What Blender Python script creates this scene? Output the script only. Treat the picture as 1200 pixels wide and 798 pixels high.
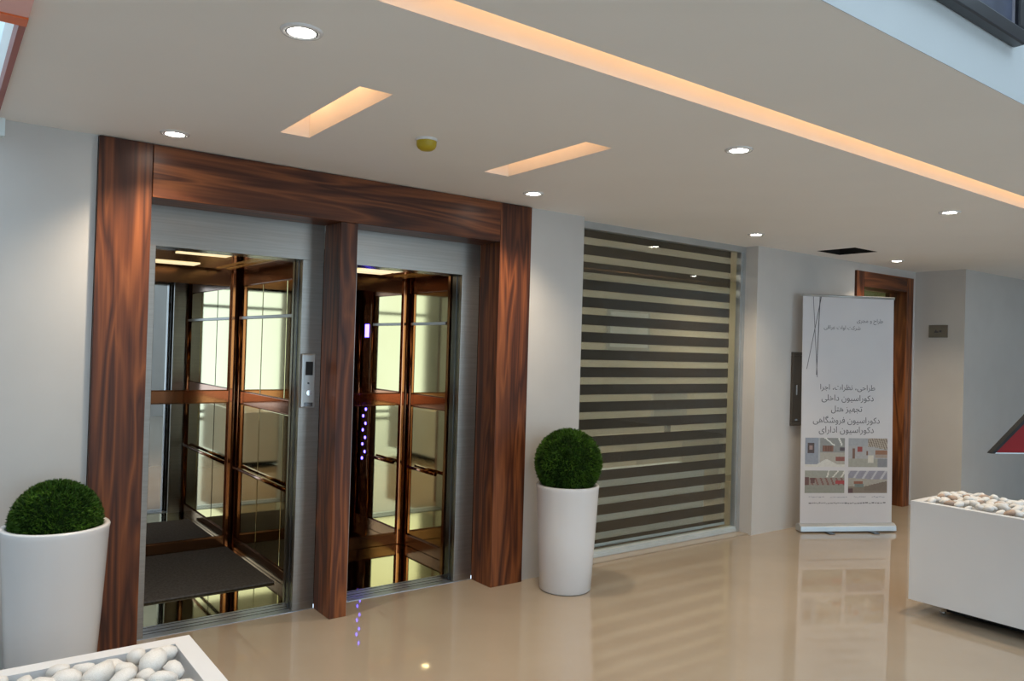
import bpy, bmesh, math, random
from mathutils import Vector, Matrix, noise
random.seed(7)
SC = bpy.context.scene
COL = SC.collection
for o in list(bpy.data.objects): bpy.data.objects.remove(o)

# ------------------------------------------------------------------ camera
CAM_POS = Vector((-.037, -4.4232, 1.6716)); YAW, PIT, ROL = .6409, .0107, .0291
fwd = Vector((math.sin(YAW)*math.cos(PIT), math.cos(YAW)*math.cos(PIT), math.sin(PIT)))
rgt = Vector((math.cos(YAW), -math.sin(YAW), 0)); upv = rgt.cross(fwd)
cr = rgt*math.cos(ROL) + upv*math.sin(ROL); cu = -rgt*math.sin(ROL) + upv*math.cos(ROL)
cd = bpy.data.cameras.new('camera'); cam = bpy.data.objects.new('camera', cd); COL.objects.link(cam)
cam.matrix_world = Matrix((( cr.x, cu.x, -fwd.x, CAM_POS.x), (cr.y, cu.y, -fwd.y, CAM_POS.y), (cr.z, cu.z, -fwd.z, CAM_POS.z), (0, 0, 0, 1)))
cd.sensor_width = 36; cd.lens = 911.09/1200*36; cd.clip_start = .05; cd.clip_end = 200
SC.camera = cam
# ------------------------------------------------------------------ sky, exposure
w = bpy.data.worlds.new('sky'); SC.world = w; w.use_nodes = True
w.node_tree.nodes['Background'].inputs[0].default_value = (.64, .84, 1.0, 1)
w.node_tree.nodes['Background'].inputs[1].default_value = 1.7
SC.view_settings.view_transform = 'Standard'; SC.view_settings.look = 'None'
SC.view_settings.exposure = 0.82; SC.view_settings.gamma = 1; SC.view_settings.use_curve_mapping = False

# ------------------------------------------------------------------ materials
MATS = {}
def newmat(n):
    m = bpy.data.materials.new(n); m.use_nodes = True; MATS[n] = m
    return m, m.node_tree.nodes, m.node_tree.links, m.node_tree.nodes['Principled BSDF']
def setp(b, col=None, rough=None, metal=None, spec=None, coat=None):
    if col: b.inputs['Base Color'].default_value = (*col, 1)
    if rough is not None: b.inputs['Roughness'].default_value = rough
    if metal is not None: b.inputs['Metallic'].default_value = metal
    if spec is not None: b.inputs['Specular IOR Level'].default_value = spec
    if coat is not None: b.inputs['Coat Weight'].default_value = coat
def varied(n, c1, c2, scale=8, rough=.5, metal=0, spec=.5, bump=0, bscale=60, stretch=(1, 1, 1), detail=3, coat=0):
    m, N, L, b = newmat(n); setp(b, None, rough, metal, spec, coat)
    tc = N.new('ShaderNodeTexCoord'); mp = N.new('ShaderNodeMapping'); mp.inputs['Scale'].default_value = stretch
    nz = N.new('ShaderNodeTexNoise'); nz.inputs['Scale'].default_value = scale; nz.inputs['Detail'].default_value = detail
    cr_ = N.new('ShaderNodeValToRGB'); cr_.color_ramp.elements[0].position = .3; cr_.color_ramp.elements[1].position = .7
    cr_.color_ramp.elements[0].color = (*c1, 1); cr_.color_ramp.elements[1].color = (*c2, 1)
    L.new(tc.outputs['Object'], mp.inputs[0]); L.new(mp.outputs[0], nz.inputs['Vector']); L.new(nz.outputs['Fac'], cr_.inputs[0]); L.new(cr_.outputs[0], b.inputs['Base Color'])
    if bump:
        n2 = N.new('ShaderNodeTexNoise'); n2.inputs['Scale'].default_value = bscale; bp = N.new('ShaderNodeBump'); bp.inputs['Strength'].default_value = bump; bp.inputs['Distance'].default_value = .002
        L.new(tc.outputs['Object'], n2.inputs['Vector']); L.new(n2.outputs['Fac'], bp.inputs['Height']); L.new(bp.outputs[0], b.inputs['Normal'])
    return m
def emis(n, col, s):
    m, N, L, b = newmat(n); setp(b, (.8, .8, .8), .5); b.inputs['Emission Color'].default_value = (*col, 1); b.inputs['Emission Strength'].default_value = s
    return m
def wood(n, axis):
    m, N, L, b = newmat(n); setp(b, None, .38, 0, .3)
    tc = N.new('ShaderNodeTexCoord'); mp = N.new('ShaderNodeMapping')
    mp.inputs['Scale'].default_value = (9, 9, .75) if axis == 'z' else (.75, 9, 9)
    n1 = N.new('ShaderNodeTexNoise'); n1.inputs['Scale'].default_value = 1.0; n1.inputs['Detail'].default_value = 2; n1.inputs['Distortion'].default_value = .6
    mul = N.new('ShaderNodeMath'); mul.operation = 'MULTIPLY'; mul.inputs[1].default_value = 9.0
    fr = N.new('ShaderNodeMath'); fr.operation = 'PINGPONG'; fr.inputs[1].default_value = 1.0
    m2 = N.new('ShaderNodeMapping'); m2.inputs['Scale'].default_value = (90, 90, 2.5) if axis == 'z' else (2.5, 90, 90)
    n2 = N.new('ShaderNodeTexNoise'); n2.inputs['Scale'].default_value = 1; n2.inputs['Detail'].default_value = 4
    add = N.new('ShaderNodeMath'); add.operation = 'MULTIPLY_ADD'; add.inputs[1].default_value = .5
    n3 = N.new('ShaderNodeTexNoise'); n3.inputs['Scale'].default_value = .35; n3.inputs['Detail'].default_value = 1
    mixf = N.new('ShaderNodeMath'); mixf.operation = 'MULTIPLY_ADD'; mixf.inputs[1].default_value = .42
    rp = N.new('ShaderNodeValToRGB'); e = rp.color_ramp.elements
    e[0].position = .25; e[0].color = (.016, .0055, .0035, 1); e[1].position = 1.0; e[1].color = (.26, .085, .028, 1)
    k = e.new(.52); k.color = (.062, .019, .009, 1); k = e.new(.75); k.color = (.135, .041, .015, 1)
    L.new(tc.outputs['Object'], mp.inputs[0]); L.new(tc.outputs['Object'], m2.inputs[0])
    L.new(mp.outputs[0], n1.inputs['Vector']); L.new(mp.outputs[0], n3.inputs['Vector']); L.new(m2.outputs[0], n2.inputs['Vector'])
    L.new(n1.outputs['Fac'], mul.inputs[0]); L.new(mul.outputs[0], fr.inputs[0])
    L.new(n2.outputs['Fac'], add.inputs[0]); L.new(n3.outputs['Fac'], add.inputs[2])
    L.new(fr.outputs[0], mixf.inputs[0])
    sc = N.new('ShaderNodeMath'); sc.operation = 'MULTIPLY'; sc.inputs[1].default_value = .62
    L.new(add.outputs[0], sc.inputs[0]); L.new(sc.outputs[0], mixf.inputs[2]); L.new(mixf.outputs[0], rp.inputs[0]); L.new(rp.outputs[0], b.inputs['Base Color'])
    return m
def glassmat(n, tint, rmin=.04, extra=0.0, sheer=None):
    m, N, L, b = newmat(n); N.remove(b); out = N['Material Output']
    tr = N.new('ShaderNodeBsdfTransparent'); tr.inputs[0].default_value = (*tint, 1)
    gl = N.new('ShaderNodeBsdfGlossy'); gl.inputs['Roughness'].default_value = 0.01
    lw = N.new('ShaderNodeLayerWeight'); pw = N.new('ShaderNodeMath'); pw.operation = 'POWER'; pw.inputs[1].default_value = 5
    fr = N.new('ShaderNodeMath'); fr.operation = 'MULTIPLY_ADD'; fr.inputs[1].default_value = .95; fr.inputs[2].default_value = .05; mx = N.new('ShaderNodeMixShader')
    L.new(lw.outputs['Facing'], pw.inputs[0]); L.new(pw.outputs[0], fr.inputs[0]); L.new(fr.outputs[0], mx.inputs[0]); L.new(tr.outputs[0], mx.inputs[1]); L.new(gl.outputs[0], mx.inputs[2]); L.new(mx.outputs[0], out.inputs[0])
    return m
def sheermat(n, col, a):
    m, N, L, b = newmat(n); out = N['Material Output']; setp(b, col, .9, 0, .1)
    tr = N.new('ShaderNodeBsdfTransparent'); mx = N.new('ShaderNodeMixShader'); mx.inputs[0].default_value = a
    L.new(tr.outputs[0], mx.inputs[1]); L.new(b.outputs[0], mx.inputs[2]); L.new(mx.outputs[0], out.inputs[0])
    return m
WALL = varied('wall_paint', (.54, .52, .50), (.57, .55, .53), 3, .55)
CEIL = varied('ceiling_paint', (.88, .865, .85), (.90, .885, .87), 2, .7)
UPW = varied('upper_wall_paint', (.50, .51, .515), (.53, .54, .545), 2, .55)
FLOOR = varied('polished_cream_floor', (.33, .27, .205), (.365, .305, .235), 1.6, .03, 0, .8, detail=5)
WOODZ = wood('rosewood_vertical', 'z'); WOODX = wood('rosewood_horizontal', 'x')
STEEL = varied('brushed_steel', (.29, .265, .24), (.335, .31, .28), 3, .30, .9, stretch=(1, 1, 40))
SILL = varied('aluminium_sill', (.46, .51, .58), (.54, .59, .65), 4, .3, .85, stretch=(1, 30, 1))
DARKST = varied('dark_steel', (.10, .10, .105), (.15, .15, .155), 6, .25, .9)
COPPER = varied('copper_mirror', (.42, .17, .075), (.50, .21, .10), 2, .12, 1)
BRONZE = varied('dark_bronze', (.20, .09, .04), (.28, .13, .06), 3, .18, .85)
GOLD = varied('gold_mirror', (.62, .51, .24), (.68, .57, .29), 1.2, .05, 1)
GOLDS = varied('gold_satin', (.75, .55, .20), (.85, .62, .25), 3, .25, 1)
MIRR = varied('clear_mirror', (.70, .69, .67), (.72, .71, .69), 1, .01, 1)
CARFL = varied('polished_bronze_floor', (.62, .52, .28), (.70, .60, .34), 2, .04, 1)
CARPET = varied('dark_carpet', (.075, .072, .074), (.12, .116, .118), 60, .95, 0, .1, bump=.6, bscale=300)
WHITE = varied('white_gloss', (.72, .72, .74), (.75, .75, .77), 2, .22, 0, .5)
PLANT_W = varied('white_lacquer', (.70, .71, .73), (.74, .75, .77), 2, .28, 0, .5)
BLADE = varied('grass_green', (.012, .035, .004), (.06, .14, .012), 14, .6, 0, .2)
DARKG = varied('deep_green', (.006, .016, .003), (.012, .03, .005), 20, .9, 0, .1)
PEB = varied('white_pebble', (.62, .60, .57), (.78, .77, .75), 20, .5, 0, .4, bump=.15, bscale=200)
PEBB = varied('tan_pebble', (.32, .20, .14), (.50, .40, .32), 20, .55)
BED = varied('pebble_bed', (.45, .44, .42), (.7, .69, .67), 30, .7, bump=1, bscale=40)
ALU = varied('grey_aluminium', (.42, .44, .45), (.50, .52, .53), 3, .35, .6)
PALEAL = varied('pale_aluminium', (.55, .62, .64), (.62, .69, .71), 3, .35, .2)
BDARK = varied('dark_brown_blind', (.042, .029, .017), (.058, .041, .024), 90, .85, 0, .15, bump=.3, bscale=400)
BSHEER = sheermat('beige_sheer', (.62, .56, .43), .28)
GLASS = glassmat('clear_glass', (.95, .965, .955)); GLASSG = glassmat('green_glass', (.62, .72, .60))
CREAM = varied('cream_wall', (.62, .56, .42), (.68, .62, .47), 2, .7)
BLUEW = varied('pale_blue_white', (.72, .82, .85), (.77, .86, .88), 2, .5)
BLACK = varied('black_plastic', (.012, .012, .013), (.02, .02, .021), 8, .6, 0, .25)
VOIDB = varied('hatch_black', (.006, .006, .006), (.012, .011, .01), 8, .9)
FRAMEB = varied('black_frame', (.010, .010, .014), (.018, .018, .024), 5, .3)
ARTM = varied('dark_blue_print', (.018, .022, .05), (.075, .085, .13), 9, .35, detail=6)
ARTL = varied('frame_inner_line', (.30, .28, .32), (.36, .34, .38), 5, .4)
BANNER = varied('banner_white', (.60, .58, .60), (.63, .61, .62), 2, .5)
INK = varied('grey_ink', (.075, .072, .085), (.095, .09, .10), 5, .6)
INKL = varied('light_ink', (.30, .30, .36), (.36, .36, .42), 5, .6)
CAB = varied('taupe_metal', (.085, .072, .060), (.11, .095, .08), 4, .4, .3)
PLATE = varied('sign_plate', (.20, .18, .155), (.25, .225, .19), 9, .35, .4)
RED = varied('red_lacquer', (.20, .005, .007), (.24, .007, .009), 3, .6, 0, .25)
REDT = varied('red_trim', (.30, .05, .03), (.36, .07, .04), 6, .4)
ORANGE = varied('orange_trim', (.75, .14, .03), (.82, .17, .04), 5, .45)
PINK = varied('pink_panel', (.88, .48, .46), (.91, .52, .5), 3, .5)
CHROME = varied('chrome', (.6, .6, .6), (.68, .68, .68), 4, .12, 1)
YEL = varied('yellow_plastic', (.42, .30, .01), (.48, .35, .015), 10, .45)
COVE = varied('cove_paint', (.80, .76, .72), (.83, .79, .75), 3, .7)
LED = emis('warm_led', (1.0, .58, .29), 5.5)
LAMP = emis('lamp_face', (1.0, .93, .82), 30.0)
CARFILL = emis('car_fill', (1.0, .80, .45), .6)
BLUELED = emis('blue_led', (.10, .07, 1.0), 9.0)
OFFICE_FILL = emis('office_fill', (1.0, .90, .72), 15.0)

# ------------------------------------------------------------------ geometry helpers
class G:
    def __init__(s): s.v = []; s.f = []; s.sm = []
    def add(s, vs, fs, smooth=False):
        n = len(s.v); s.v += [tuple(a) for a in vs]; s.f += [tuple(i+n for i in f) for f in fs]; s.sm += [smooth]*len(fs); return s
    def box(s, x0, x1, y0, y1, z0, z1):
        return s.add([(x0,y0,z0),(x1,y0,z0),(x1,y1,z0),(x0,y1,z0),(x0,y0,z1),(x1,y0,z1),(x1,y1,z1),(x0,y1,z1)],
                     [(0,3,2,1),(4,5,6,7),(0,1,5,4),(1,2,6,5),(2,3,7,6),(3,0,4,7)])
    def lathe(s, prof, c=(0,0,0), n=48, cap0=True, cap1=True):
        vs = []; fs = []
        for r, z in prof:
            for i in range(n): a = 2*math.pi*i/n; vs.append((c[0]+r*math.cos(a), c[1]+r*math.sin(a), c[2]+z))
        for k in range(len(prof)-1):
            for i in range(n): j = (i+1) % n; fs.append((k*n+i, k*n+j, (k+1)*n+j, (k+1)*n+i))
        s.add(vs, fs, True)
        m = len(s.v)-len(vs)
        if cap0: s.f.append(tuple(m+i for i in reversed(range(n)))); s.sm.append(False)
        if cap1: s.f.append(tuple(m+(len(prof)-1)*n+i for i in range(n))); s.sm.append(False)
        return s
    def rod(s, p, q, r, n=12):
        p = Vector(p); q = Vector(q); d = (q-p).normalized(); a = d.orthogonal().normalized(); b = d.cross(a); vs = []
        for c in (p, q):
            for i in range(n): t = 2*math.pi*i/n; vs.append(c+a*r*math.cos(t)+b*r*math.sin(t))
        m = len(s.v)
        s.add(vs, [(i, (i+1) % n, n+(i+1) % n, n+i) for i in range(n)], True)
        s.f += [tuple(m+i for i in reversed(range(n))), tuple(m+n+i for i in range(n))]; s.sm += [False]*2
        return s
    def prism(s, pts, ax, a, b):
        # pts: 2D outline in the two other axes (cyclic), extruded along ax from a to b
        def mk(p, t): return (t, p[0], p[1]) if ax == 'x' else ((p[0], t, p[1]) if ax == 'y' else (p[0], p[1], t))
        n = len(pts); vs = [mk(p, a) for p in pts]+[mk(p, b) for p in pts]
        return s.add(vs, [tuple(range(n)), tuple(reversed(range(n, 2*n)))]+[(i, n+i, n+(i+1) % n, (i+1) % n) for i in range(n)])
    def mesh(s, name, M=None):
        me = bpy.data.meshes.new(name); vs = [M @ Vector(v) for v in s.v] if M else s.v
        me.from_pydata(vs, [], s.f); me.polygons.foreach_set('use_smooth', s.sm)
        bm = bmesh.new(); bm.from_mesh(me); bmesh.ops.recalc_face_normals(bm, faces=bm.faces); bm.to_mesh(me); bm.free()
        return me
def B(*a): return G().box(*a)
def link(name, me, mat, parent=None, bevel=0):
    o = bpy.data.objects.new(name, me); COL.objects.link(o)
    if mat: me.materials.append(mat)
    if parent: o.parent = parent
    if bevel:
        md = o.modifiers.new('bevel', 'BEVEL'); md.width = bevel; md.segments = 2; md.limit_method = 'ANGLE'
    return o
def thing(name, label, cat, loc=(0,0,0), rz=0, group=None, kind=None):
    o = bpy.data.objects.new(name, None); COL.objects.link(o); o.location = loc; o.rotation_euler = (0, 0, rz); o.empty_display_size = .1
    o['mloc'] = list(loc); del o['mloc']
    return tag(o, label, cat, group, kind)
def tag(o, label=None, cat=None, group=None, kind=None):
    if label: o['label'] = label
    if cat: o['category'] = cat
    if group: o['group'] = group
    if kind: o['kind'] = kind
    return o
def wm(o):
    M = Matrix.Translation(o.location) @ o.rotation_euler.to_matrix().to_4x4()
    return wm(o.parent) @ M if o.parent else M
def part(parent, name, g, mat, bevel=0, label=None):      # g in WORLD coordinates
    o = link(name, g.mesh(name, wm(parent).inverted()), mat, parent, bevel)
    if label: o['label'] = label
    return o
def lpart(parent, name, g, mat, bevel=0, label=None):     # g in the parent's own coordinates
    o = link(name, g.mesh(name), mat, parent, bevel)
    if label: o['label'] = label
    return o
def solo(name, g, mat, label, cat, loc, group=None, bevel=0, kind=None):   # one mesh thing, g in world coordinates
    o = link(name, g.mesh(name, Matrix.Translation(loc).inverted()), mat, None, bevel); o.location = loc
    return tag(o, label, cat, group, kind)
def struct(name, g, mat, label, cat, bevel=0):
    o = link(name, g.mesh(name), mat, None, bevel); return tag(o, label, cat, None, 'structure')
def copy_tree(o, parent=None):
    c = o.copy(); COL.objects.link(c); c.parent = parent
    for ch in [x for x in bpy.data.objects if x.parent == o]: copy_tree(ch, c)
    return c

# ================================================================== SETTING
H = 2.70
YW = .03              # main wall plane
ED = -3.153           # edge of the lowered ceiling
FT = 2.45             # outer back
XL_, XR_, YR_ = -6.0, 13.5, -9.5
struct('floor', G().box(XL_, XR_, YR_, .24, -.12, 0).box(3.42, XR_, .24, FT, -.12, 0), FLOOR, 'polished cream stone floor of the lobby', 'floor')
struct('wall_back', B(XL_, .613, YW, .26, 0, H), WALL, 'white lobby wall beside the lifts', 'wall')
struct('wall_middle', B(3.413, 3.945, YW, .26, 0, H), WALL, 'narrow white wall between the lifts and the blind', 'wall')
struct('wall_far', G().box(6.125, 7.808, YW, .26, 0, H).box(7.808, 9.032, YW, .26, 2.618, H).box(9.032, 9.12, YW, .26, 0, H), WALL, 'white lobby wall around the far glass door', 'wall')
struct('wall_outer', G().box(XL_, XR_, FT, FT+.15, -.12, H).box(3.415, 3.50, .26, FT, 0, H).box(.50, .58, .26, FT, 0, H).box(9.25, 9.35, .26, FT, 0, H), CREAM, 'cream wall behind the blind and the door', 'wall')
struct('wall_right', G().box(9.12, XR_, -.52, .26, 0, H), WALL, 'white wall projecting beside the door', 'wall')
# lowered ceiling with rectangular holes
holes = [(-1.6, 12.5, -2.462, -2.311), (1.30, 1.45, -1.566, -.678), (2.513, 2.693, -1.566, -.678), (6.775, 7.18, -.55, -.16), (XL_, .18, -1.46, YW)]
xs = sorted({XL_, XR_, *[h[0] for h in holes], *[h[1] for h in holes]}); ys = sorted({ED, FT, *[h[2] for h in holes], *[h[3] for h in holes]})
g = G()
for i in range(len(xs)-1):
    for j in range(len(ys)-1):
        cx, cy = (xs[i]+xs[i+1])/2, (ys[j]+ys[j+1])/2
        if any(h[0] < cx < h[1] and h[2] < cy < h[3] for h in holes): continue
        g.add([(xs[i],ys[j],H),(xs[i+1],ys[j],H),(xs[i+1],ys[j+1],H),(xs[i],ys[j+1],H)], [(0,3,2,1)])
for h in holes[-1:]:
    g.box(h[1], h[1]+.02, h[2], h[3], H+.001, H+.34)
for h in ():
    a, b, c, d = h
    g.add([(a,c,H),(b,c,H),(b,d,H),(a,d,H),(a,c,H+.03),(b,c,H+.03),(b,d,H+.03),(a,d,H+.03)], [(0,1,5,4),(1,2,6,5),(2,3,7,6),(3,0,4,7)])
vo = holes[-1]
g.box(XL_, XR_, ED, vo[2], H+.30, H+.34); g.box(vo[1]+.02, XR_, vo[2], FT+.15, H+.30, H+.34); g.box(XL_, vo[1]+.02, YW, FT+.15, H+.30, H+.34)
struct('ceiling', g, CEIL, 'lowered grey white ceiling over the lift lobby', 'ceiling')
struct('wall_upper', G().box(vo[1], XR_, ED, ED+.15, H+.002, 6.8).box(XL_, vo[1], ED, ED+.15, H+.002, 6.8), UPW, 'daylit white upper wall above the ceiling edge', 'wall')
struct('wall_void', G().box(XL_, .60, YW, YW+.12, H+.34, 4.6), WALL, 'white wall inside the ceiling void', 'wall')
struct('ceiling_atrium', G().box(XL_, XR_, YR_, -8.3, 6.8, 6.95).box(XL_, XR_, -4.3, ED, 6.8, 6.95).box(XL_, -3.5, -8.3, -4.3, 6.8, 6.95).box(10.5, XR_, -8.3, -4.3, 6.8, 6.95).box(1.1, 1.25, -8.3, -4.3, 6.8, 6.95).box(5.8, 5.95, -8.3, -4.3, 6.8, 6.95), CEIL, 'high white ceiling of the atrium around an added light opening', 'ceiling')  # unseen roof opening added so daylight bounces up to the lowered ceiling
struct('wall_left', G().box(XL_-.15, XL_, YR_, -4.0, 0, 6.8).box(XL_-.15, XL_, -4.0, FT, 0, 6.8), WALL, 'white side wall of the atrium', 'wall')
struct('wall_east', B(XR_, XR_+.15, YR_, FT, 0, 6.8), WALL, 'white far side wall of the atrium', 'wall')
g = G().box(XL_, XR_, YR_-.15, YR_, 4.2, 6.8).box(2.2, 5.0, YR_-.15, YR_, 0, 4.2).box(XL_, -3.4, YR_-.15, YR_, 0, 4.2).box(8.7, XR_, YR_-.15, YR_, 0, 4.2)
struct('wall_front', g, WALL, 'white entrance wall with tall glazed bays', 'wall')
g = G()
for x in (-1.6, .3, 6.9): g.box(x-.04, x+.04, YR_-.12, YR_-.04, 0, 4.2)
for z in (.05, 2.4): g.box(-3.4, 2.2, YR_-.11, YR_-.05, z, z+.07); g.box(5.0, 8.7, YR_-.11, YR_-.05, z, z+.07)
struct('window_2', g, ALU, 'grey aluminium mullions of the entrance glazing', 'window')
# ---- top left void: red edge trim, orange beam, pale strip for daylight on the wall
solo('edge_trim', B(.160, .180, -1.46, YW, H-.02, H+.05), REDT, 'thin dark red trim along the edge of the ceiling void', 'trim', (.17, -1.46, H))
t = thing('fascia_panel', 'pink panel with an orange lower edge hanging beside the ceiling edge', 'panel', (-.25, -1.5, H-.02))
part(t, 'panel', B(-1.4, .178, -2.30, -1.537, H-.03, H-.002), PINK); part(t, 'edge_strip', B(-1.4, .178, -1.535, -1.462, H-.035, H+.10), ORANGE)
solo('pale_daylight_strip', B(-.5, .213, YW-.03, YW, 2.615, 4.4), BLUEW, 'pale blue white strip standing in for daylight on the wall beside the red trim', 'panel', (-.15, YW, 2.615))  # daylight on the wall is put into the pale blue colour

# ================================================================== GLAZED OFFICE FRONT
t = thing('window_1', 'full height glass partition in a grey aluminium frame', 'window', (5.03, .2, 0), kind='structure')
part(t, 'window_frame', G().box(3.945, 6.125, .165, .235, 2.645, H).box(3.945, 6.125, .165, .235, 0, .018), ALU)
part(t, 'window_frame', G().box(3.945, 6.125, .168, .225, .018, .040).box(3.945, 6.125, .175, .225, .042, .062), PALEAL)
part(t, 'window_frame', G().box(6.065, 6.085, .175, .225, .062, 2.645).box(6.085, 6.125, .165, .235, .018, 2.645), ALU)
part(t, 'window_frame', B(3.945, 3.985, .165, .235, .018, 2.645), ALU)
part(t, 'pane', B(3.985, 6.065, .196, .204, .062, 2.645), GLASS)
part(t, 'threshold', B(3.945, 6.125, .06, .165, 0, .012), FLOOR)
bl = thing('zebra_blind', 'day and night roller blind of dark brown and sheer beige bands behind glass', 'blind', (5.03, .29, .06))
P_, LH = .1425, .058
for k in range(-1, 18):
    z = .146+P_*k
    dk0, dk1 = z+LH/2, z+P_-LH/2
    part(bl, 'dark_band', B(4.0, 6.058, .288, .291, max(dk0, .075), min(dk1, 2.66)), BDARK)
    if k >= 0: part(bl, 'sheer_band', B(4.0, 6.06, .2945, .2955, z-LH/2, z+LH/2), BSHEER)
part(bl, 'bottom_rail', B(4.0, 6.055, .282, .298, .062, .085), PALEAL); part(bl, 'head_rail', B(4.0, 6.05, .26, .33, 2.655, 2.698), BDARK)
solo('low_cabinet', B(3.99, 5.95, .45, .80, 0, .60), BLUEW, 'low pale blue white cabinet behind the lower blind bands', 'cabinet', (5.0, .6, 0), bevel=.004)
t = thing('wall_picture', 'grey blue framed picture seen through the blind', 'picture', (6.85, FT, 1.70))
part(t, 'frame', B(6.50, 7.23, FT-.04, FT-.005, 1.69, 2.20), ALU, .004); part(t, 'print', B(6.54, 7.19, FT-.045, FT-.04, 1.73, 2.16), BLUEW)
t = thing('monitor', 'grey flat monitor on the office desk behind the blind', 'monitor', (6.75, 1.6, .74))
part(t, 'screen', B(6.44, 7.0, 1.58, 1.62, .86, 1.23), ALU, .005); part(t, 'stand', G().box(6.69, 6.75, 1.6, 1.64, .75, .88).box(6.6, 6.84, 1.55, 1.68, .742, .755), BLACK)
t = thing('office_desk', 'cream office desk inside the blinded room', 'desk', (6.6, 1.6, 0))
part(t, 'top', B(5.9, 7.4, 1.3, 1.95, .70, .74), CREAM, .004); part(t, 'leg', B(5.95, 6.0, 1.35, 1.9, 0, .70), CREAM); part(t, 'leg', B(7.3, 7.35, 1.35, 1.9, 0, .70), CREAM)
for x in (4.4, 5.45):  # lamps added out of view to light the room behind the blind
    t = thing('unseen_office_lamp', 'white rectangular lamp added out of view to light the office', 'lamp', (x, 1.25, H), group='added office lamps')
    lpart(t, 'frame', B(-.3, .3, -.15, .15, -.03, 0), WHITE); lpart(t, 'diffuser', B(-.27, .27, -.12, .12, -.036, -.03), OFFICE_FILL)

# ================================================================== LIFTS
sur = thing('elevator_surround', 'dark rosewood surround framing both lift openings', 'door surround', (2.0, .12, 0))
part(sur, 'post', B(.615, .870, 0, .242, 0, H-.004), WOODZ, .003); part(sur, 'post', B(1.940, 2.052, 0, .242, 0, 2.415), WOODZ, .003)
part(sur, 'post', B(3.135, 3.411, 0, .242, 0, H-.004), WOODZ, .003); part(sur, 'lintel', B(.872, 3.133, 0, .242, 2.417, H-.004), WOODX, .003)

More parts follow.
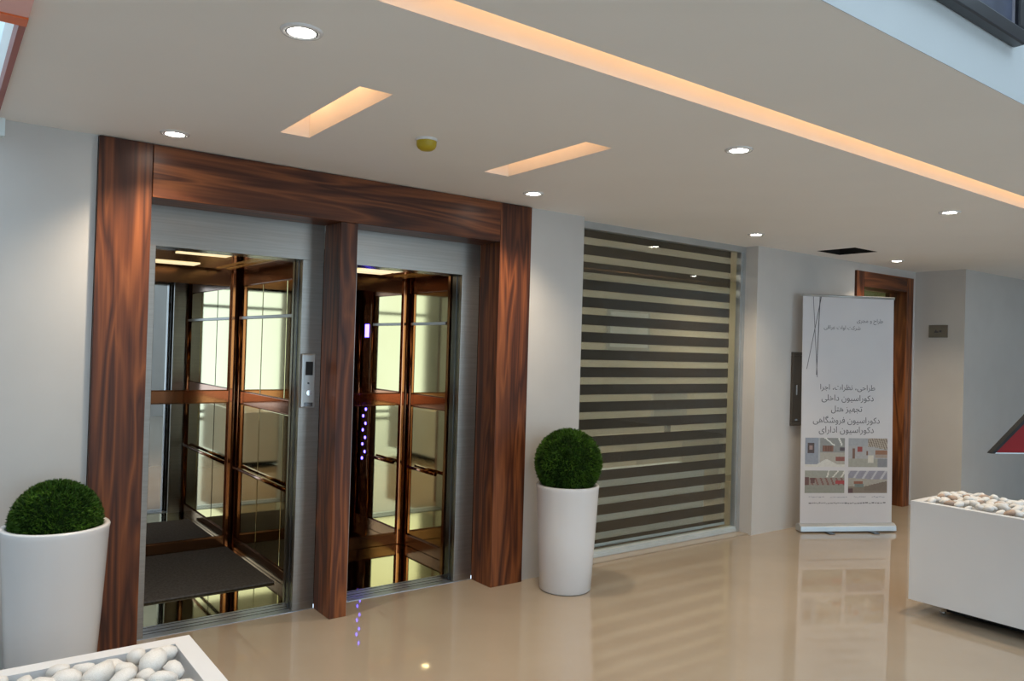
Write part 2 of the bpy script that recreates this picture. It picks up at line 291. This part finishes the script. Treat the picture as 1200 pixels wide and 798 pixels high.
def elevator(label, px0, px1, x0, x1, XL, XR, Yb, seams, cop):
    t = thing('elevator', label, 'elevator', ((x0+x1)/2, .42, 0))
    part(t, 'header_panel', B(px0, px1, .244, .275, 2.19, 2.46), STEEL)
    part(t, 'jamb', B(px0, x0, .244, .40, .004, 2.19), STEEL, .002)
    part(t, 'jamb', B(x1, px1, .244, .275, .004, 2.19), STEEL, .002)
    part(t, 'jamb_return', B(x1, x1+.012, .275, .30, .004, 2.19), DARKST)
    part(t, 'header_edge', B(px0, px1, .275, .42, 2.19, 2.24), DARKST)
    for y in (.305, .352): part(t, 'door_leaf', B(x1-.004+(y-.305)*.3, XR+.02, y, y+.034, .004, 2.19), DARKST, .002)
    sl = part(t, 'door_sill', B(px0, px1, .24, .43, -.06, .004), SILL)
    for y in (.30, .345, .40): part(sl, 'groove', B(x0, x1, y, y+.008, .004, .0055), DARKST)
    part(t, 'car_floor', B(XL, XR, .43, Yb, -.06, 0), CARFL)
    part(t, 'front_wall', G().box(XL, x0-.005, .43, .46, 0, 2.29).box(XL, XR, .43, .46, 2.215, 2.29), BRONZE)
    part(t, 'front_wall', B(x1+.02, XR, .43, .46, 0, 2.215), BRONZE if cop else STEEL)
    rows = ((.10, 1.165), (1.275, 2.11))
    th = .04
    # side walls
    for sx, X in ((1, XR), (-1, XL)):
        def bx(a, b, y0, y1, z0, z1): return B(min(X+sx*a, X+sx*b), max(X+sx*a, X+sx*b), y0, y1, z0, z1)
        wl = part(t, 'car_wall', bx(0, th, .46, Yb+th, 0, 2.29), BRONZE)
        for z0, z1 in rows:
            for y0, y1 in seams: part(wl, 'gold_panel', bx(-.012, 0, y0, y1, z0, z1), GOLD, .003)
        part(wl, 'copper_band', bx(-.014, 0, .47, Yb-.001, 1.172, 1.268), COPPER, .003)
        part(wl, 'skirting', bx(-.02, 0, .47, Yb-.001, .001, .09), BRONZE, .003)
        part(wl, 'frieze', bx(-.014, 0, .47, Yb-.001, 2.117, 2.25), BRONZE)
        part(wl, 'upper_rail', bx(-.03, -.012, seams[0][0], seams[-1][1], 1.845, 1.868), STEEL, .002)
        hr = part(t, 'handrail', G().rod((X-sx*.05, seams[0][0]+.05, .665), (X-sx*.05, seams[-1][1]-.05, .665), .014), COPPER)
        for y in (seams[0][0]+.12, seams[-1][1]-.12): part(hr, 'bracket', G().rod((X-sx*.012, y, .665), (X-sx*.05, y, .665), .009), BRONZE)
    # back wall, mirrored
    wl = part(t, 'car_wall', B(XL, XR, Yb, Yb+th, 0, 2.29), BRONZE)
    for z0, z1 in rows: part(wl, 'mirror_panel', B(XL+.085, XR-.085, Yb-.012, Yb, z0, z1), MIRR)
    part(wl, 'copper_band', B(XL+.05, XR-.05, Yb-.014, Yb, 1.172, 1.268), COPPER, .003)
    part(wl, 'skirting', B(XL+.02, XR-.02, Yb-.02, Yb, .001, .09), BRONZE, .003)
    part(wl, 'frieze', B(XL+.02, XR-.02, Yb-.014, Yb, 2.117, 2.25), BRONZE)
    # copper corner columns
    for sx, X in ((1, XR), (-1, XL)):
        cc = part(t, 'corner_column', B(min(X-sx*.075, X), max(X-sx*.075, X), Yb-.035, Yb-.001, 0, 2.25), COPPER, .008)
        part(cc, 'bead', G().rod((X-sx*.034, Yb-.04, 0), (X-sx*.034, Yb-.04, 2.25), .012), BRONZE)
        part(cc, 'bead', G().rod((X-sx*.012, Yb-.075, 0), (X-sx*.012, Yb-.075, 2.25), .014), COPPER)
        part(t, 'front_column', G().rod((X-sx*.016, .50, 0), (X-sx*.016, .50, 2.25), .016).rod((X-sx*.012, seams[0][0]-.03, 0), (X-sx*.012, seams[0][0]-.03, 2.25), .012), COPPER)
    # ceiling
    ce = part(t, 'car_ceiling', B(XL, XR, .43, Yb+th, 2.25, 2.31), BRONZE)
    part(ce, 'ceiling_panel', B(XL+.12, XR-.12, .55, Yb-.15, 2.235, 2.25), GOLD)
    for x in (XL+.16, XL+.24, XR-.24, XR-.16): part(ce, 'gold_strip', B(x, x+.025, .55, Yb-.15, 2.226, 2.235), GOLDS)
    for i, y in enumerate((.85, Yb-.35)):
        part(ce, 'car_fill_panel', B((XL+XR)/2-.16, (XL+XR)/2+.16, y-.09, y+.09, 2.229, 2.235), CARFILL)  # dim glowing panels added to brighten the car
    # control panel on the side wall
    if not cop: return t
    cp = part(t, 'control_panel', B(XR-.026, XR, .59, .73, .45, 2.05), BRONZE, .004)
    part(cp, 'display', B(XR-.029, XR-.026, .62, .70, 1.74, 1.86), BLUELED)
    for k in range(8): part(cp, 'button', G().rod((XR-.030, .635+.05*(k % 2), .62+.065*k), (XR-.026, .635+.05*(k % 2), .62+.065*k), .014, 10), BLUELED)
    return t
e1 = elevator('open lift with a dark grey carpet in its mirrored gold car', .870, 1.940, .950, 1.803, .78, 1.97, 2.0, ((.51, .90), (.915, 1.40), (1.415, 1.905)), False)
solo('carpet', B(.82, 1.915, .86, 1.965, .001, .014), CARPET, 'dark grey carpet lying in the open mirrored lift', 'carpet', (1.37, 1.4, 0), bevel=.004)
e2 = elevator('open lift with a bare polished gold floor and blue lit buttons', 2.052, 3.135, 2.170, 2.985, 2.075, 3.22, 1.42, ((.78, 1.33),), True)
# call panel on the steel jamb
cp = part(e1, 'call_panel', B(1.808, 1.902, .222, .244, 1.265, 1.605), ALU, .012, 'rounded silver call panel with black display')
part(cp, 'display', B(1.832, 1.880, .219, .222, 1.47, 1.555), BLACK, .002)
part(cp, 'button', G().rod((1.856, .222, 1.36), (1.856, .212, 1.36), .017, 20), CHROME); part(cp, 'bottom_cap', B(1.83, 1.885, .219, .222, 1.275, 1.30), DARKST)
part(cp, 'key_switch', G().rod((1.852, .222, 1.42), (1.852, .216, 1.42), .006, 12), DARKST)

# ================================================================== DOOR at the far end
d = thing('door_1', 'dark brown door frame with a green tinted glass leaf', 'door', (8.42, .03, 0), kind='structure')
part(d, 'door_frame', B(7.81, 7.96, 0.005, .26, 0, 2.615), WOODZ, .003); part(d, 'door_frame', B(8.88, 9.03, 0.005, .26, 0, 2.615), WOODZ, .003)
part(d, 'door_frame', B(7.96, 8.88, 0.005, .26, 2.45, 2.615), WOODX, .003)
lf = part(d, 'door_leaf', B(7.975, 8.865, .20, .21, .01, 2.44), GLASSG)
for z in (.35, 1.62, 2.04): part(lf, 'hinge', B(8.80, 8.885, .17, .235, z, z+.07), CHROME, .004)
part(lf, 'handle', G().rod((8.06, .15, .85), (8.06, .15, 1.25), .012).rod((8.06, .15, .9), (8.06, .2, .9), .008).rod((8.06, .15, 1.2), (8.06, .2, 1.2), .008), CHROME)
t = thing('unseen_office_lamp', 'white rectangular lamp added out of view to light the room behind the glass door', 'lamp', (8.3, 1.3, H))
lpart(t, 'frame', B(-.3, .3, -.15, .15, -.03, 0), WHITE); lpart(t, 'diffuser', B(-.27, .27, -.12, .12, -.036, -.03), OFFICE_FILL)  # unseen lamp added to warm the room behind the door
t = thing('door_sign', 'small grey metal sign plate on the wall past the glass door', 'sign', (9.115, -.24, 1.94))
part(t, 'plate', B(9.108, 9.12, -.346, -.137, 1.94, 2.082), PLATE, .003)
part(t, 'lettering', G().box(9.1065, 9.108, -.28, -.255, 2.0, 2.022).box(9.1065, 9.108, -.245, -.20, 1.995, 2.01).box(9.1065, 9.108, -.225, -.212, 2.01, 2.026), INK)
t = thing('wall_cabinet', 'taupe metal service cabinet set in the wall behind the banner', 'cabinet', (6.95, .03, 1.0))
part(t, 'frame', G().box(6.69, 7.24, .005, .03, 1.0, 1.03).box(6.69, 7.24, .005, .03, 1.69, 1.72).box(6.69, 6.72, .005, .03, 1.03, 1.69).box(7.21, 7.24, .005, .03, 1.03, 1.69), CAB, .003)
dr = part(t, 'door', B(6.722, 7.208, .012, .03, 1.032, 1.688), CAB, .003); part(dr, 'handle', B(6.745, 6.765, .0, .012, 1.30, 1.40), CHROME, .003); part(dr, 'badge', B(6.75, 6.79, .010, .012, 1.05, 1.062), CHROME)

# ================================================================== CEILING FITTINGS
def cove(x0, x1, y0, y1, label, group=None):
    t = thing('cove_light', label, 'ceiling light', ((x0+x1)/2, (y0+y1)/2, H), group=group)
    g = G(); z1 = H+.16; e = .012
    g.box(x0-e, x0, y0-e, y1+e, H+.001, z1).box(x1, x1+e, y0-e, y1+e, H+.001, z1).box(x0, x1, y0-e, y0, H+.001, z1).box(x0, x1, y1, y1+e, H+.001, z1).box(x0-e, x1+e, y0-e, y1+e, z1, z1+e)
    part(t, 'trough', g, COVE)
    if x1-x0 > y1-y0: part(t, 'led_strip', B(x0+.02, x1-.02, (y0+y1)/2-.01, (y0+y1)/2+.01, z1-.008, z1), LED)
    else: part(t, 'led_strip', B((x0+x1)/2-.01, (x0+x1)/2+.01, y0+.02, y1-.02, z1-.008, z1), LED)
cove(*holes[0], 'very long warm glowing light slot running along the ceiling edge')
cove(*holes[1], 'short warm glowing ceiling slot above the carpeted lift')
cove(*holes[2], 'short warm glowing ceiling slot above the lift with a bare floor')
t = thing('ceiling_hatch', 'dark open square access hole in the ceiling near the door', 'hatch', (6.98, -.355, H))
a, b, c, e_ = holes[3]
part(t, 'shaft', G().box(a-.01, a, c, e_, H+.001, H+.28).box(b, b+.01, c, e_, H+.001, H+.28).box(a, b, c-.01, c, H+.001, H+.28).box(a, b, e_, e_+.01, H+.001, H+.28).box(a, b, c, e_, H+.27, H+.28), VOIDB)
part(t, 'hanger_wire', G().rod((6.85, -.45, H+.26), (6.95, -.30, H+.05), .006), ALU)

t0 = thing('downlight', 'x', 'ceiling light', (0, 0, 0))
lpart(t0, 'trim_ring', G().lathe([(.052, .0), (.054, -.007), (.066, -.006), (.070, 0.0), (.070, .004), (.052, .004)], n=40, cap0=False, cap1=False), WHITE)
lpart(t0, 'gimbal_ring', G().lathe([(.052, 0.001), (.052, -.005), (.049, -.007), (.0465, -.007), (.0465, .003)], n=40, cap0=False, cap1=False), ALU)
lpart(t0, 'lamp', G().lathe([(.047, .002), (.046, -.0035), (.036, -.006), (.014, -.0085)], n=32, cap0=False), LAMP)
ld = bpy.data.lights.new('downlight_beam', 'SPOT'); ld.energy = 50; ld.color = (1, .82, .60); ld.spot_size = math.radians(118); ld.spot_blend = .9; ld.shadow_soft_size = .035
lo = bpy.data.objects.new('downlight_beam', ld); COL.objects.link(lo); lo.parent = t0; lo.location = (0, 0, -.02)
spots = [(.912, -1.94, 'round downlight nearest the pebble planter beside the topiary pot'), (.908, -.284, 'round downlight above the wooden surround post beside the topiary dome'),
         (3.11, -.393, 'round downlight above the corner of the wooden surround by the topiary ball'), (3.17, -1.976, 'round downlight between the long light slot and the blind'),
         (5.52, -.38, 'round downlight just in front of the end of the blind'), (5.549, -1.928, 'round downlight over the pebble planter facing the banner'),
         (7.948, -.344, 'round downlight close to the glass door frame'), (7.95, -1.94, 'round downlight out over the open floor before the door')]
for i, (x, y, lb) in enumerate(spots):
    o = t0 if i == 0 else copy_tree(t0)
    o.location = (x, y, H); o['label'] = lb; o['group'] = 'round ceiling downlights'
t = thing('smoke_detector', 'yellow dome smoke detector on the ceiling between the light slots', 'smoke detector', (1.902, -1.067, H))
lpart(t, 'base', G().lathe([(.050, -.012), (.054, -.006), (.054, 0)], n=36, cap1=False), WHITE)
lpart(t, 'cover', G().lathe([(.012, -.058), (.030, -.055), (.043, -.046), (.049, -.034), (.050, -.012)], n=36, cap1=False), YEL)

# ================================================================== PICTURE on the upper wall
t = thing('framed_picture', 'large black framed dark blue picture on the upper wall', 'picture', (2.5, ED, 2.9))
y0 = ED-.045
part(t, 'frame', B(1.55, 3.30, y0, ED-.002, 2.897, 2.955), FRAMEB, .006); part(t, 'frame', B(1.55, 3.30, y0, ED-.002, 3.90, 3.955), FRAMEB, .006)
part(t, 'frame', B(3.242, 3.30, y0, ED-.002, 2.955, 3.90), FRAMEB, .006); part(t, 'frame', B(1.55, 1.608, y0, ED-.002, 2.955, 3.90), FRAMEB, .006)
part(t, 'inner_line', G().box(1.608, 3.242, y0+.018, y0+.03, 2.955, 2.961).box(3.236, 3.242, y0+.018, y0+.03, 2.955, 3.90), ARTL)
part(t, 'print', B(1.608, 3.242, y0+.026, y0+.03, 2.955, 3.90), ARTM)

# ================================================================== PLANTERS AND PEBBLES
PH, PB, PWD = .735, .08, .69
def planter(X, Y, L, label):
    t = thing('pebble_planter', label, 'planter', (X+PWD/2, Y-L/2, 0)); r = .055
    part(t, 'box', G().box(X, X+r, Y-L, Y, PB, PH).box(X+PWD-r, X+PWD, Y-L, Y, PB, PH).box(X+r, X+PWD-r, Y-r, Y, PB, PH).box(X+r, X+PWD-r, Y-L, Y-L+r, PB, PH).box(X+r, X+PWD-r, Y-L+r, Y-r, PB, PB+.03), PLANT_W)
    part(t, 'plinth', B(X+.17, X+PWD-.17, Y-L+.17, Y-.17, .012, PB), BLACK)
    g = G()
    for a in (X+.14, X+PWD-.14):
        for b in (Y-.16, Y-L+.16): g.rod((a, b, 0), (a, b, .02), .018)
    part(t, 'foot', g, CHROME)
    return t
planter(5.244, -1.857, 1.9, 'white box planter of pebbles on the open floor across from the banner')
planter(-.045, -1.842, 1.9, 'white box planter of pebbles in front of the potted topiary dome')
# pebble shapes
PM = []
for k in range(6):
    me = bpy.data.meshes.new('pebble'); bm = bmesh.new(); bmesh.ops.create_icosphere(bm, subdivisions=2, radius=1)
    off = Vector((k*7.3, k*3.1, 1.7)); sx, sy, sz = (1, .72, .52) if k % 2 else (1, .82, .62)
    for v in bm.verts:
        n_ = 1+.22*noise.noise(v.co*.9+off)+.08*noise.noise(v.co*2.1+off); v.co = Vector((v.co.x*sx, v.co.y*sy, v.co.z*sz))*n_
    for f in bm.faces: f.smooth = True
    bm.to_mesh(me); bm.free(); me.materials.append(PEB if k < 5 else PEBB); PM.append(me)
def pebbles(X, Y, L, size, step, label, group, brown, seed, crown=0.0):
    rd = random.Random(seed); x0, x1 = X+.055+size*.52, X+PWD-.055-size*.52; y1, y0 = Y-.055-size*.5, Y-L
    nx = int((x1-x0)/step)+1; ny = int((y1-y0)/step)+1
    for i in range(nx):
        for j in range(ny):
            x = x0+(x1-x0)*(i+.5*(j % 2)*.9)/max(nx-1, 1); y = y1-step*j
            if x > x1+.01: continue
            x += rd.uniform(-.012, .012); y += rd.uniform(-.012, .012); s = size*.5*rd.uniform(.75, 1.2)
            h = PH-.014+rd.uniform(-.008, .018)+crown*max(0, 1-((x-(x0+x1)/2)/.3)**2)
            me = PM[5] if rd.random() < brown else PM[rd.randrange(5)]
            o = bpy.data.objects.new('pebble', me); COL.objects.link(o); o.location = (min(max(x, x0), x1), min(y, y1), h)
            o.rotation_euler = (rd.uniform(-.5, .5), rd.uniform(-.5, .5), rd.uniform(0, 6.28)); o.scale = (s, s, s)
            tag(o, label, 'pebble', group)
    fl = solo('pebble_bed', B(X+.056, X+PWD-.056, Y-1.84, Y-.056, PB+.031, PH-.085), BED, 'bed of small pebbles '+group.replace('pebbles ', 'filling '), 'pebbles', (X+PWD/2, Y-.9, PB), kind='stuff')
pebbles(5.244, -1.857, .95, .075, .058, 'smooth pebble lying in the planter across from the banner', 'pebbles in the planter across from the banner', .10, 3, .03)
pebbles(-.045, -1.842, .85, .084, .066, 'smooth white pebble lying in the planter before the topiary pot', 'pebbles in the planter before the topiary pot', .0, 5)

# ================================================================== TOPIARY POTS
def topiary(x, y, h, rt, rb, br, bz, label, seed):
    rd = random.Random(seed); t = thing('potted_topiary', label, 'potted plant', (x, y, 0))
    lpart(t, 'pot', G().lathe([(rb-.015, 0), (rb, .012), (rb+(rt-rb)*.5, h*.5), (rt-.004, h-.03), (rt, h-.008), (rt-.004, h), (rt-.022, h), (rt-.028, h-.012), (rt-.05, h-.12)], n=72), WHITE)
    c = Vector((0, 0, bz)); g = G()
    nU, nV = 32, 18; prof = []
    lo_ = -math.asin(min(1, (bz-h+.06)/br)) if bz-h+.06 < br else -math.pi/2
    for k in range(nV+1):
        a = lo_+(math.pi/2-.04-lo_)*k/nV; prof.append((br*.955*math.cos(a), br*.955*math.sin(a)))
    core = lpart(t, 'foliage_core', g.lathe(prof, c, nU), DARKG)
    g = G()
    for k in range(11000):
        z = rd.uniform(-1, 1); a = rd.uniform(0, 2*math.pi); q = math.sqrt(1-z*z); n_ = Vector((q*math.cos(a), q*math.sin(a), z))
        p = c+n_*br*.94
        if p.z < h-.01 or (p.z < h+.02 and math.hypot(p.x, p.y) > rt-.02): continue
        dr_ = (n_+Vector((rd.gauss(0, .45), rd.gauss(0, .45), rd.gauss(.1, .45)))).normalized()
        ln = br*rd.uniform(.07, .14); sd = dr_.orthogonal().normalized(); sd = Matrix.Rotation(rd.uniform(0, 6.28), 3, dr_) @ sd
        wd = .0035; tip = p+dr_*ln; mid = p+dr_*ln*.6
        m = len(g.v); g.v += [tuple(p-sd*wd), tuple(p+sd*wd), tuple(mid+sd*wd*.9), tuple(tip), tuple(mid-sd*wd*.9)]; g.f.append((m, m+1, m+2, m+3, m+4)); g.sm.append(False)
    me = bpy.data.meshes.new('foliage'); me.from_pydata(g.v, [], g.f)
    o = link('foliage', me, BLADE, t); o['kind'] = 'stuff'
    return t
topiary(3.575, -.285, .735, .222, .180, .232, .885, 'round green topiary ball in a tall white pot beside the blind', 11)
topiary(.452, -.270, .795, .225, .175, .192, .805, 'green topiary dome in a tall white pot beside the wooden surround', 12)

# ================================================================== RED LECTERN at the right edge
t = thing('slanted_sign', 'red board with a slanting black edge past the pebble planter', 'sign', (4.452, -2.648, 0), -.50)
wz = 1.2
lpart(t, 'board', G().prism([(.022, wz), (.52, wz), (.52, wz+.475), (.51, wz+.475)], 'y', -.012, .012), RED, .002)
lpart(t, 'black_edge', G().prism([(-.004, wz-.006), (.016, wz-.006), (.52, wz+.47), (.495, wz+.48)], 'y', -.018, .018), BLACK, .002)
lpart(t, 'bottom_trim', G().prism([(.016, wz-.005), (.52, wz-.005), (.52, wz), (.016, wz)], 'y', -.013, .013), ALU)
lpart(t, 'post', B(.47, .51, .013, .05, .02, wz+.3), BLACK, .003); lpart(t, 'base', B(.40, .58, -.06, .12, 0, .02), BLACK, .004)

# ================================================================== ROLL-UP BANNER
c0 = Vector((6.66, -.11)); c1 = Vector((7.545, -.575)); BW = (c1-c0).length; rzb = math.atan2(c1.y-c0.y, c1.x-c0.x)
mid = (c0+c1)/2
bn = thing('rollup_banner', 'white roll up banner with Persian text and four photos', 'banner', (mid.x, mid.y, 0), rzb)
hw = BW/2; W2 = hw-.018; lean = .045
ba = lpart(bn, 'base', G().prism([(-.055, .012), (.055, .012), (.05, .06), (.02, .082), (-.02, .082), (-.05, .06)], 'x', -hw, hw), ALU, .003)
for x in (-.22, .24): lpart(ba, 'foot', B(x-.03, x+.03, -.13, .12, 0, .012), DARKST, .003)
ZB, ZT = .075, 2.275
def bp(x, z, d_): return (x, d_+lean*(z-ZB)/(ZT-ZB), z)
def sheet(x0, x1, z0, z1, d_, th=.001):
    P = [bp(x0, z0, d_), bp(x1, z0, d_), bp(x1, z1, d_), bp(x0, z1, d_)]; Q = [(p[0], p[1]+th, p[2]) for p in P]
    return G().add(P+Q, [(0,1,2,3), (7,6,5,4), (0,4,5,1), (1,5,6,2), (2,6,7,3), (3,7,4,0)])
pn = lpart(bn, 'panel', sheet(-W2, W2, ZB, ZT, 0, .002), BANNER)
lpart(bn, 'top_rail', G().rod(bp(-W2-.006, ZT, .001), bp(W2+.006, ZT, .001), .012), ALU)
lpart(bn, 'pole', G().rod((0, .03, .08), (0, .03+lean, ZT), .011), ALU)
def toU(fx): return -W2+2*W2*fx
def toZ(fy): return ZT-(ZT-ZB)*fy          # fx, fy: fractions of the printed sheet
def stripe(a, b, wd):
    A = Vector((toU(a[0]), toZ(a[1]))); C_ = Vector((toU(b[0]), toZ(b[1]))); n_ = (C_-A).orthogonal().normalized()*wd/2; P = []
    for q in (A-n_, A+n_, C_+n_, C_-n_): P.append(bp(q.x, q.y, -.0012))
    lpart(pn, 'printed_line', G().add(P, [(0, 1, 2, 3)]), INK)
stripe((.11, .0), (.165, .36), .005); stripe((.185, .0), (.155, .35), .007); stripe((.20, .0), (.05, .325), .006)
# Persian lettering from presentation forms (right to left, joined by hand)
FORMS = {'ا': (0xFE8D, 0), 'ت': (0xFE95, 1), 'ج': (0xFE9D, 1), 'ح': (0xFEA1, 1), 'خ': (0xFEA5, 1), 'د': (0xFEA9, 0), 'ر': (0xFEAD, 0), 'ز': (0xFEAF, 0), 'س': (0xFEB1, 1), 'ش': (0xFEB5, 1),
         'ط': (0xFEC1, 1), 'ظ': (0xFEC5, 1), 'ع': (0xFEC9, 1), 'ف': (0xFED1, 1), 'ق': (0xFED5, 1), 'ک': (0xFB8E, 1), 'گ': (0xFB92, 1), 'ل': (0xFEDD, 1), 'م': (0xFEE1, 1), 'ن': (0xFEE5, 1), 'ه': (0xFEE9, 1), 'و': (0xFEED, 0), 'ی': (0xFBFC, 1)}
def shape(s):
    out = ''
    for i, ch in enumerate(s):
        if ch not in FORMS: out += ch; continue
        base, dual = FORMS[ch]; pj = i > 0 and s[i-1] in FORMS and FORMS[s[i-1]][1]; nj = dual and i+1 < len(s) and s[i+1] in FORMS
        out += chr(base+(3 if pj and nj else 1 if pj else 2 if nj else 0))
    return out[::-1]
def text(s, fx, fy, width, mat, name='lettering', height=None):
    cu_ = bpy.data.curves.new(name, 'FONT'); cu_.body = shape(s); cu_.align_x = 'CENTER'; cu_.resolution_u = 3
    to = bpy.data.objects.new(name, cu_); COL.objects.link(to); bpy.context.view_layer.update()
    dg = bpy.context.evaluated_depsgraph_get(); me = bpy.data.meshes.new_from_object(to.evaluated_get(dg)); bpy.data.objects.remove(to); bpy.data.curves.remove(cu_)
    if not me.vertices: return
    xs_ = [v.co.x for v in me.vertices]; ys_ = [v.co.y for v in me.vertices]; k = width*2*W2/(max(xs_)-min(xs_)); cxm = (max(xs_)+min(xs_))/2; cym = (max(ys_)+min(ys_))/2
    for v in me.vertices: v.co = Vector(bp(toU(fx)+(v.co.x-cxm)*k, toZ(fy)+(v.co.y-cym)*k, -.0014))
    bm = bmesh.new(); bm.from_mesh(me); bpy.data.meshes.remove(me); seen = set(); isl = []
    for v0 in bm.verts:
        if v0 in seen: continue
        st = [v0]; seen.add(v0); cur = []
        while st:
            v = st.pop(); cur.append(v)
            for e in v.link_edges:
                q = e.other_vert(v)
                if q not in seen: seen.add(q); st.append(q)
        isl.append((min(v.co.x for v in cur), max(v.co.x for v in cur), cur))
    isl.sort(key=lambda q: q[0]); words = []; end = -99
    for a, b_, cur in isl:
        if a-end > .012*(width/.6 if width > .5 else 1): words.append([])
        words[-1] += cur; end = max(end, b_)
    for wv in words:
        ws = set(wv); ids = {v: i for i, v in enumerate(wv)}; m2 = bpy.data.meshes.new(name)
        m2.from_pydata([tuple(v.co) for v in wv], [], [[ids[v] for v in f.verts] for f in bm.faces if f.verts[0] in ws]); link(name, m2, mat, pn)
    bm.free()
text('طراح و مجری', .735, .108, .29, INK); text('شرکت اوات عراقی', .43, .140, .40, INK)
for s_, fy, wd in (('طراحی، نظرات، اجرا', .405, .60), ('دکوراسیون داخلی', .452, .57), ('تجهیز هتل', .500, .34), ('دکوراسیون فروشگاهی', .548, .73), ('دکوراسیون ادارای', .592, .60)):
    text(s_, .50 if fy < .5 else .49, fy, wd, INK)
rd = random.Random(4)
for fy, mt, gaps in ((.885, INKL, (.29, .52, .74)), (.912, INK, ())):
    x = .09; g = G()
    while x < .91:
        ww = rd.uniform(.008, .03)
        if not any(abs(x-q) < .03 for q in gaps):
            z = toZ(fy+rd.uniform(-.0015, .0015)); h_ = rd.uniform(.005, .010)
            g.add([bp(toU(x), z, -.0013), bp(toU(x+ww), z, -.0013), bp(toU(x+ww), z+h_, -.0013), bp(toU(x), z+h_, -.0013)], [(0, 1, 2, 3)])
        x += ww+.006
    lpart(pn, 'small_print', g, mt)
# printed photographs: colours stored on a fine grid
mP, N, L, b = newmat('printed_photo'); setp(b, None, .45); at_ = N.new('ShaderNodeAttribute'); at_.attribute_name = 'print'; L.new(at_.outputs['Color'], b.inputs['Base Color'])
def inr(u, v, a, b_, c, d_): return a < u < b_ and c < v < d_
def ph1(u, v):
    if inr(u, v, .06, .22, .48, .82): return (.30, .20, .18) if inr(u, v, .10, .18, .6, .75) else (.075, .045, .04)
    if v < .10+.18*max(0, 1-abs(u-.55)*4): return (.62, .60, .56)
    if inr(u, v, .43, .70, .52, .74): return (.16, .07, .04) if int(u*30) % 2 else (.22, .10, .06)
    if inr(u, v, .78, 1, .22, .36): return (.25, .08, .06)
    if inr(u, v, .88, 1, .55, .68): return (.08, .06, .07)
    if v > .74 and (abs(u-.5-(1-v)*.9) < .025 or abs(u-.85-(1-v)*.3) < .02): return (.7, .7, .66)
    if u < .38: return (.27, .29, .34) if u < .33 else (.40, .41, .43)
    return (.26, .26, .25) if v > .5 else (.40, .37, .32)
def ph2(u, v):
    if v > .72-.3*max(0, u-.6) and u > .5: return (.20, .15, .11) if int(u*34+v*9) % 2 else (.42, .36, .29)
    if inr(u, v, .22, .36, .52, .72): return (.30, .05, .04)
    if inr(u, v, .10, .17, .28, .65) or inr(u, v, .45, .50, .4, .55): return (.18, .09, .06)
    if inr(u, v, .68, 1, .32, .58): return (.28, .13, .07) if v > .45 else (.34, .27, .22)
    if inr(u, v, .50, .64, .15, .40): return (.60, .56, .48)
    if v < .28: return (.22, .22, .24) if u > .75 else (.34, .33, .28)
    return (.38, .37, .37) if v < .75 else (.34, .35, .37)
def ph3(u, v):
    if v > .70 and (abs(u-.58+(1-v)*.12-.02) < .018 or abs(u-.70-(v-.7)*.5) < .02 or abs(u-.92-(v-.7)*.3) < .02): return (.66, .64, .58)
    if inr(u, v, .78, 1, .40, .56): return (.34, .04, .04)
    if inr(u, v, .0, .10, .35, .7) or inr(u, v, .15, .24, .45, .68): return (.13, .06, .05)
    if .36 < v < .68: return (.20, .09, .07) if int(u*23+v*5) % 3 == 0 else (.27, .22, .19)
    return (.26, .26, .22) if v < .36 else (.30, .30, .26)
def ph4(u, v):
    if v < .62 and u > .42 and v > .12 and v < .30+.42*(u-.42): return (.17, .13, .10)
    if abs(v-(.34-.34*(u-.5))) < .03 and .5 < u < .92: return (.55, .48, .34)
    if v > .62+.25*max(0, .6-u)*.4: return (.48, .47, .50) if int(u*17+(1-v)*6) % 4 == 0 else (.27, .26, .31)
    if inr(u, v, .14, .38, .40, .52): return (.26, .09, .05)
    if inr(u, v, .17, .40, .26, .40): return (.16, .19, .17)
    if v < .2 and u < .12: return (.09, .04, .04)
    return (.20, .16, .12) if v < .3 else (.36, .33, .28)
for fn, fx0, fx1, fy0, fy1 in ((ph1, .045, .475, .625, .752), (ph2, .515, .945, .625, .752), (ph3, .045, .475, .768, .866), (ph4, .515, .945, .768, .866)):
    nx, ny = 48, 34; vs = []; fs = []
    for j in range(ny+1):
        for i in range(nx+1): vs.append(bp(toU(fx0+(fx1-fx0)*i/nx), toZ(fy1+(fy0-fy1)*j/ny), -.0012))
    for j in range(ny):
        for i in range(nx): k = j*(nx+1)+i; fs.append((k, k+1, k+nx+2, k+nx+1))
    me = bpy.data.meshes.new('printed_photo'); me.from_pydata(vs, [], fs); ca = me.attributes.new('print', 'FLOAT_COLOR', 'FACE')
    for j in range(ny):
        for i in range(nx):
            q = fn((i+.5)/nx, (j+.5)/ny); k = 1+.10*noise.noise(Vector((i*.4, j*.4, fx0*9+fy0))); ca.data[j*nx+i].color = (q[0]*k, q[1]*k, q[2]*k, 1)
    link('printed_photo', me, mP, pn)
